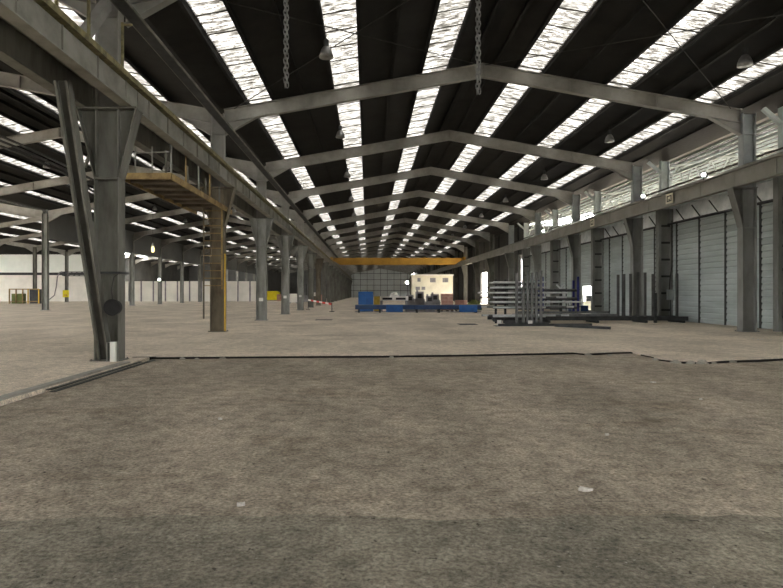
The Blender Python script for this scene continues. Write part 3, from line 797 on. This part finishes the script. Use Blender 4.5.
# low stillage with long dark beams and stakes
r = empty('stillage', (12.3, 31.6, 0), 'long low dark stillage with upright stakes before the siding', 'rack')
b = MB(); b.box(-5.6, 4.9, -.08, .08, .12, .34, 'blackst'); b.build('front_beam', r)
b = MB(); b.box(-5.6, 4.9, 1.1, 1.26, .12, .34, 'blackst'); b.build('rear_beam', r)
for x in (-5.2, -2.6, 0, 2.6, 4.6):
    b = MB(); b.box(x - .07, x + .07, -.2, 1.35, 0, .12, 'blackst'); b.build('sleeper', r)
for i, (x, y, h) in enumerate(((1.67, 1.18, 2.62), (2.0, 1.18, 2.66), (2.24, .9, 2.66), (2.65, .9, 2.75), (2.85, .5, 2.72), (3.04, -.0, 2.62), (4.8, .9, 2.68))):
    b = MB(); b.box(x - .065, x + .065, y - .04, y + .04, .12, h, 'stake'); b.build('stake', r)
b = MB(); b.box(3.09 - .02, 3.09 + .1, -.14, .0, 0, 1.6, 'blackst'); b.build('corner_leg', r)
# long dark sections lying across the stillage
for n, (x0, x1, y, z, h) in enumerate(((6.4, 10.9, 30.3, .62, .10), (6.2, 11.4, 31.9, .40, .10), (7.9, 13.6, 32.1, .40, .12), (8.2, 13.4, 32.35, .40, .12), (8.1, 13.2, 32.2, .54, .12))):
    if n == 0: continue
    b = MB(); b.box(0, x1 - x0, -.06, .06, 0, h, 'stockdk'); b.box(0, x1 - x0, -.1, .1, 0, .02, 'stockdk')
    tag(b.build('steel_section', None, (x0, y, z - .06)), 'long dark steel section lying on the stillage, %s of the pile' % ORD[n - 1], 'steel bar', 'sections on the stillage')
b = MB(); b.bar((0, 0, .06), (1.75, -2.1, .06), .12, .12, 'blackst')
tag(b.build('steel_section', None, (8.9, 27.9, .0)), 'dark steel bar lying loose on the floor in front of the stillage', 'steel bar')
b = MB(); b.bar((0, 0, .06), (4.6, .3, .06), .12, .12, 'blackst')
tag(b.build('steel_section', None, (6.3, 28.3, .0)), 'long dark bar on the floor along the foot of the bar rack', 'steel bar')
for n, (x, y) in enumerate(((6.5, 29.0), (7.9, 28.55))):
    b = MB(); b.box(-.09, .09, -.06, .06, 0, .26, 'white2'); b.box(-.12, .12, -.08, .08, 0, .04, 'white2')
    tag(b.build('support_block', None, (x, y, 0)), 'pale support block under the bar rack, %s one' % ('left', 'right')[n], 'block', 'support blocks under the bar rack')
# indigo pallet rack behind
r = empty('pallet_rack', (13.5, 41.2, 0), 'rack with two indigo blue uprights behind the stillage', 'rack')
for x in (-1.24, 1.25):
    for y in (0, .9):
        b = MB(); b.box(x - .07, x + .07, y - .05, y + .05, 0, 2.75 if y == 0 else 2.5, 'indigo'); b.build('upright', r)
for z in (.5, 1.1, 1.7):
    b = MB(); b.box(-1.24, 1.25, -.04, .04, z, z + .1, 'blackst'); b.box(-1.24, 1.25, .86, .94, z, z + .1, 'blackst'); b.build('beam', r)
    for i in range(6):
        o = tube_obj(2.9, .05, 'galv' if i % 2 else 'stockdk'); o.location = (13.5, 41.25 + i * .13, z + .15)
        tag(o, 'metal tube on the %s shelf of the indigo rack' % ('lower', 'middle', 'upper')[int((z - .5) / .55)], 'tube', 'tubes on the %s shelf of the indigo rack' % ('lower', 'middle', 'upper')[int((z - .5) / .55)])
r = empty('clamp_stand', (14.0, 42.6, 0), 'dark stand with a V-shaped head beside the indigo rack', 'stand')
b = MB(); b.box(-.08, .08, -.08, .08, 0, 1.9, 'blackst'); b.build('post', r)
b = MB(); b.bar((0, 0, 1.9), (-.3, 0, 2.2), .08, .1, 'galv'); b.bar((0, 0, 1.9), (.3, 0, 2.2), .08, .1, 'galv'); b.build('head', r)
b = MB(); b.box(-.35, .35, -.3, .3, 0, .06, 'blackst'); b.build('foot', r)
# things seen in and behind the small doorway
r = empty('tool_cart', (16.6, 46.6, 0), 'low blue cart standing before the small bright doorway', 'cart')
b = MB(); b.box(-.55, .75, -.4, .4, .15, .62, 'blue_dk'); b.build('body', r)
for x in (-.4, .6):
    for y in (-.3, .3):
        b = MB(); b.tube([(x, y - .04, .08), (x, y + .04, .08)], .08, 'black', 12); b.build('wheel', r)
b = MB(); b.tube([(-.55, -.3, .6), (-.65, -.3, 1.0), (-.65, .3, 1.0), (-.55, .3, .6)], .02, 'blackst', 6); b.build('handle', r)
r = empty('floor_cleaner', (19.3, 51.0, 0), 'pale yellow and black machine beyond the small doorway', 'machine')
b = MB(); b.box(-.5, .5, -.5, .5, .12, .9, 'cream'); b.build('body', r)
b = MB(); b.box(-.3, .3, -.3, .2, .9, 1.4, 'blackst'); b.build('engine_cover', r)
b = MB(); b.box(-.45, .45, -.45, .45, 0, .12, 'black'); b.build('base', r)

# ------------------------------------------------------------------ blue conveyor line across the middle of the nave
r = empty('roller_conveyor', (4.2, 48, 0), 'long blue conveyor bed across the nave floor', 'conveyor')
b = MB(); b.box(-5.2, 5.0, -.45, -.38, .28, .62, 'blue_dk'); b.box(-5.2, 5.0, .38, .45, .28, .62, 'blue_dk'); b.box(-5.2, 5.0, -.48, -.36, .62, .66, 'machgrey'); b.build('side_frame', r)
b = MB()
for i in range(34): b.tube([(-5.0 + i * .29, -.38, .58), (-5.0 + i * .29, .38, .58)], .04, 'galv', 8)
b.build('rollers', r)
for x in (-4.9, -3.2, -.2, 1.6, 4.6):
    b = MB(); b.box(x - .07, x + .07, -.42, .42, 0, .28, 'black'); b.build('leg', r)
for x0, x1 in ((-2.7, -1.35), (3.2, 4.65)):
    b = MB(); b.box(x0, x1, -.62, -.46, .06, .64, 'blue'); b.build('drive_cover', r)
b = MB(); b.box(-5.2, 5.0, -.40, -.34, .05, .12, 'machgrey'); b.build('tie_rail', r)
def cabinet(name, loc, w, d, h, m, label, cat, foot='black', door='rib'):
    r = empty(name, loc, label, cat)
    b = MB(); b.box(-w / 2, w / 2, -d / 2, d / 2, .08, h, m); b.build('body', r)
    b = MB(); b.box(-w / 2 + .05, w / 2 - .05, -d / 2 + .05, d / 2 - .05, 0, .08, foot); b.build('plinth', r)
    b = MB(); b.box(-w / 2 + .08, -.02, -d / 2 - .015, -d / 2, .2, h - .1, m); b.build('door', r)
    b = MB(); b.box(.02, w / 2 - .08, -d / 2 - .015, -d / 2, .2, h - .1, m); b.build('door', r)
    return r
cabinet('control_cabinet', (-.15, 49.6, 0), 1.25, .7, 1.72, 'blue', 'blue control cabinet behind the left end of the conveyor', 'cabinet')
cabinet('supply_cabinet', (.80, 50.1, 0), .5, .6, 1.32, 'yellow', 'small yellow cabinet right of the blue control cabinet', 'cabinet')
r = empty('machine_bed', (2.2, 50.8, 0), 'long white machine table with dark openings behind the conveyor', 'machine')
b = MB(); b.box(-1.1, 1.3, -.4, .4, .95, 1.32, 'white2'); b.build('table', r)
for x in (-.5, .65):
    b = MB(); b.box(x - .42, x + .42, -.43, -.40, 1.02, 1.2, 'black'); b.build('opening', r)
for x in (-1, 1.2):
    b = MB(); b.box(x - .1, x + .1, -.35, .35, 0, .95, 'machgrey'); b.build('leg', r)
for n, (x, w, h, d_) in enumerate(((3.75, .8, 1.45, 51.9), (4.72, .9, 1.72, 53.2), (5.45, .8, 1.35, 51.6), (6.3, .9, 1.5, 55.0))):
    r = empty('press_unit', (x, d_, 0), 'grey machine block behind the conveyor, %s from the left' % ORD[n], 'machine', 'grey machine blocks')
    b = MB(); b.box(-w / 2, w / 2, -.5, .5, 0, h * .62, 'machgrey'); b.build('base', r)
    b = MB(); b.box(-w / 2 + .1, w / 2 - .12, -.4, .4, h * .62, h, 'machgrey'); b.box(-.2, .15, -.44, -.4, h * .66, h * .9, 'black'); b.build('head', r)
    b = MB(); b.tube([(-w / 4, -.1, h), (-w / 4, -.1, h + .16)], .09, 'alum', 10); b.build('motor', r)
for n, (x, y, z) in enumerate(((2.35, 51.4, 1.30), (3.9, 54.2, 1.1))):
    b = MB(); b.blob((0, 0, 0), .38, .3, .34, 'white2', 5 + n); 
    if n: b.box(-.4, .4, -.3, .3, -1.1, .01, 'machgrey')
    tag(b.build('wrapped_bundle', None, (x, y, z + (.02 if n == 0 else 0))), 'white wrapped bundle %s' % ('on the white machine table', 'on a grey stand behind the machine blocks')[n], 'bundle', 'white wrapped bundles')
# pallets of pinkish blocks and an olive heap beyond the conveyor
def stack(loc, nx, nz, label):
    r = empty('pallet', loc, 'wooden pallet under the ' + label, 'pallet')
    b = MB()
    for i in range(5): b.box(-.55, .55, -.5 + i * .22, -.38 + i * .22, .1, .13, 'rust')
    b.build('deck', r)
    for x in (-.5, 0, .42):
        b = MB(); b.box(x, x + .1, -.5, .5, 0, .1, 'rust'); b.build('runner', r)
    for k in range(nz):
        for i in range(nx):
            b = MB(); w = 1.0 / nx; b.box(-w / 2 + .012, w / 2 - .012, -.42, .42, 0, .27, 'pink')
            tag(b.build('block_pack', None, (loc[0] - .5 + w * (i + .5), loc[1], .13 + k * .285)), 'pinkish block pack in the %s, layer %s' % (label, ORD[k]), 'blocks', 'packs in the ' + label)
stack((6.95, 51.5, 0), 2, 5, 'taller stack of pinkish blocks')
stack((8.35, 52.5, 0), 3, 3, 'lower stack of pinkish blocks')
b = MB(); b.blob((0, 0, 0), .75, .6, .95, 'moss', 3, rough=.1); tag(b.build('covered_heap', None, (9.9, 54.6, 0)), 'olive green covered heap right of the pinkish blocks', 'heap')
# cream cabin and far glowing lamp
r = empty('site_cabin', (10.4, 95, 0), 'cream two-storey cabin far back at the right of the nave', 'cabin')
b = MB(); b.box(-3.3, 3.2, -1.4, 1.4, .1, 4.4, 'cream'); b.build('body', r)
b = MB(); b.box(-3.45, 3.35, -1.5, 1.5, 4.4, 4.55, 'white2'); b.build('roof', r)
for x, z, w, h in ((-2.4, 2.1, .7, .5), (-1.5, 2.1, .6, .5), (-2.2, 3.4, .5, .6), (0, 3.3, .9, .7), (2, 3.3, .9, .7)):
    b = MB(); b.box(x - w / 2, x + w / 2, -1.43, -1.4, z, z + h, 'machgrey'); b.build('window', r)
b = MB(); b.box(-3.2, 3.1, -1.3, 1.3, 0, .1, 'blackst'); b.build('skid', r)
r = empty('floodlight', (13.6, 202, 5.2), 'glowing white floodlight at the far end of the nave', 'lamp')
b = MB(); b.box(-.6, .6, 0, .4, -.6, .6, 'blackst'); b.box(-.1, .1, .2, 12.55, -.1, .1, 'blackst'); b.build('housing', r)
b = MB(); b.box(-.35, .35, -.03, 0, -.35, .35, 'glow'); b.build('lens', r)

# ------------------------------------------------------------------ things far in the left halls
r = empty('guard_cage', (-51.4, 88, 0), 'yellow-framed machine guard cage before the white wall at far left', 'cage')
for x in (-2.2, -1.2, -.2, .6, 2.2):
    b = MB(); b.box(x - .07, x + .07, -.07, .07, 0, 2.2, 'ochre' if x < .5 else 'yellow'); b.build('post', r)
b = MB(); b.box(-2.2, 2.2, -.05, .05, 2.1, 2.25, 'ochre'); b.box(-2.2, 2.2, -.05, .05, .3, .4, 'ochre'); b.build('rail', r)
b = MB(); b.box(.75, 2.1, .1, 1.3, 0, 2.15, 'blackst'); b.build('machine_body', r)
b = MB(); b.box(-2.0, -.4, .2, 1.2, 0, 1.5, 'moss'); b.build('control_box', r)
r = empty('padded_guard', (X3 + .02, F[9] - .32, .85), 'bright yellow guard box on a dark column before the white wall', 'guard')
b = MB(); b.box(-.5, .5, -.15, .1, 0, 1.25, 'lemon'); b.build('pad', r)
b = MB(); b.box(-.3, .3, -.18, -.15, .25, .5, 'yellow'); b.build('label_plate', r)
r = empty('pipe_arch', (X3 - 1.3, F[9] - .9, 0), 'grey curved pipe rising beside the yellow guard box', 'pipe')
b = MB(); b.tube([(-2.6, 0, 0.05), (-1.5, 0, .3), (-.4, 0, 1.2), (-.1, 0, 2.6), (.1, 0, 4.4), (.5, 0, 5.2), (.9, 0, 5.35)], .1, 'machgrey', 8); b.build('pipe_run', r)
r = empty('jib_truss', (X3 + 2.2, F[9] - 1.4, 4.6), 'dark lattice jib reaching right from the column with the yellow guard', 'jib')
b = MB(); b.box(-2.3, -2.0, .0, 1.4, 0, .75, 'blackst'); b.build('mount', r)
b = MB(); b.bar((-2, 0, .7), (2.6, 0, .7), .12, .12, 'blackst'); b.bar((-2, 0, 0), (2.6, 0, 0), .12, .12, 'blackst'); b.build('chord', r)
b = MB()
for i in range(5): b.bar((-2 + i * .9, 0, 0), (-1.5 + i * .9, 0, .7), .08, .08, 'blackst'); b.bar((-1.5 + i * .9, 0, .7), (-1.1 + i * .9, 0, 0), .08, .08, 'blackst')
b.build('lattice', r)
r = empty('covered_pallet', (-20.2, 125, 0), 'lemon yellow wrapped stack between the grey left columns', 'stack')
b = MB(); b.box(-1.7, 1.5, -1, 1, .15, 1.75, 'lemon'); b.prism_y([(-1.7, 1.75), (1.5, 1.75), (.9, 2.05), (-1.1, 2.0)], -1, 1, 'lemon'); b.build('cover', r)
b = MB(); b.box(-1.7, 1.5, -1, 1, 0, .15, 'rust'); b.build('pallet', r)
b = MB(); b.box(-.9, .9, -.6, .6, 0, 1.35, 'pink'); tag(b.build('crate', None, (-17.2, 118, 0)), 'pale pink crate right of the lemon yellow stack', 'crate')
for n, (x, y, w, h, m) in enumerate(((-11.6, 92, 1.2, 1.5, 'white'), (-10.3, 98, 1.5, 1.2, 'machgrey'), (-10.2, 108, 1.3, 1.7, 'white2'), (-8.6, 96, 1.0, 1.1, 'rust'), (-7.9, 104, .9, 1.3, 'pink'))):
    r = empty('storage_crate', (x, y, 0), '%s crate among the far left columns, %s from the left' % (('white', 'grey', 'bright white', 'brown', 'pinkish')[n], ORD[n]), 'crate', 'far crates')
    b = MB(); b.box(-w / 2, w / 2, -.5, .5, .12, h, m); b.build('body', r)
    b = MB(); b.box(-w / 2, -w / 2 + .15, -.5, .5, 0, .12, 'blackst'); b.box(w / 2 - .15, w / 2, -.5, .5, 0, .12, 'blackst'); b.build('skid', r)
r = empty('barrier_tape', (-5.75, 57, 0), 'red and white barrier tape strung low across the far left of the nave', 'tape')
for i in range(8):
    a = Vector((i * .34, -i * .87, .93 - .035 * i)); c = Vector(((i + 1) * .34, -(i + 1) * .87, .93 - .035 * (i + 1)))
    b = MB(); b.bar(a, c, .015, .16, 'red' if i % 2 else 'white2'); b.build('stripe', r)
for p in ((0, 0), (2.72, -6.96)):
    b = MB(); b.box(p[0] - .03, p[0] + .03, p[1] - .03, p[1] + .03, 0, 1.0, 'blackst'); b.box(p[0] - .2, p[0] + .2, p[1] - .2, p[1] + .2, 0, .05, 'black'); b.build('post', r)

# ------------------------------------------------------------------ floor details near the camera
b = MB(); b.prism_z([(-5.62, 8.6), (-5.44, 8.6), (-5.44, 13.5), (-5.62, 13.5)], 0, .03, 'concedge'); struct(b.build('trim_40'))
for n, (x, y0, y1) in enumerate(((-5.37, 9.9, 13.9), (-5.20, 9.7, 14.3))):
    b = MB(); b.box(-.05, .05, 0, y1 - y0, 0, .012, 'rib'); b.box(-.02, .02, 0, y1 - y0, .012, .024, 'steel_dk')
    tag(b.build('floor_rail', None, (x, y0, -.036)), 'dark steel rail set in the floor at left, %s one' % ('outer', 'inner')[n], 'rail', 'rails at the left edge of the dark floor')
rnd = random.Random(11)
def scrap(x, y, s, lab, z=-.034, m='paper'):
    pts = []
    n = 6
    for j in range(n):
        t = 2 * math.pi * j / n; q = rnd.uniform(.6, 1.1); pts.append((s * .6 * q * math.cos(t), s * .4 * q * math.sin(t)))
    b = MB(); b.prism_z(pts, 0, .012, m)
    vs = b.v; b.v = [(a, c, d + (rnd.uniform(0, .02) if d > 0 else 0)) for a, c, d in vs]
    tag(b.build('paper_scrap', None, (x, y, z), ), lab, 'scrap')
scrap(5.2, 10.7, .10, 'whitish scrap on the dark floor below the broken edge at right')
scrap(5.1, 9.0, .05, 'tiny pale scrap right of centre on the dark floor')
scrap(2.75, 6.75, .05, 'pale speck of scrap in the middle right foreground')
scrap(1.80, 4.86, .10, 'long pale scrap lying in the right foreground', )
scrap(-.98, 4.32 + .2, .06, 'pale scrap at the seam in the left foreground')
scrap(4.0, 3.9, .07, 'pale scrap near the lower right corner')
scrap(3.4, 4.12, .05, 'small pale scrap left of the lower right corner')
scrap(-1.9, 7.6, .06, 'flat pale scrap on the left of the dark floor')
for n, (x, y) in enumerate(((13.35, 20.1), (13.55, 20.2), (13.45, 20.5), (13.75, 20.05))):
    scrap(x, y, .07, 'crumpled white litter by the foot of the far right column', 0.0)
    COL.objects[-1]['group'] = 'litter by the right column'
# loose lumps along the broken edge
for n, (x, y, s) in enumerate(((7.0, 14.3, .07), (7.2, 13.75, .10), (7.5, 13.66, .08), (7.75, 13.6, .11), (8.0, 13.6, .06), (8.6, 13.85, .07), (5.8, 15.45, .08), (6.3, 15.3, .06), (-4.6, 14.6, .06), (-4.2, 14.5, .05), (-3.6, 14.65, .06), (.6, 14.9, .05))):
    b = MB(); b.blob((0, 0, 0), s * 1.3, s, s * .7, 'concedge', n, 8, 4, .25)
    o = b.build('concrete_lump', None, (x, y, -.036))
    tag(o, 'loose lump of concrete along the broken floor edge', 'rubble', 'lumps along the floor edge')
# dark manhole covers
for n, (x, y, w, d_, lab) in enumerate(((-2.6, 35.0, .5, .4, 'dark floor plate left of centre beyond the floor seam'), (5.1, 30.0, .45, .5, 'dark floor plate before the bar rack, left one'), (6.5, 28.5, .35, .3, 'dark floor plate before the bar rack, right one'))):
    b = MB(); b.box(-w, w, -d_, d_, 0, .012, 'rib'); tag(b.build('floor_plate', None, (x, y, 0)), lab, 'cover', 'floor plates')
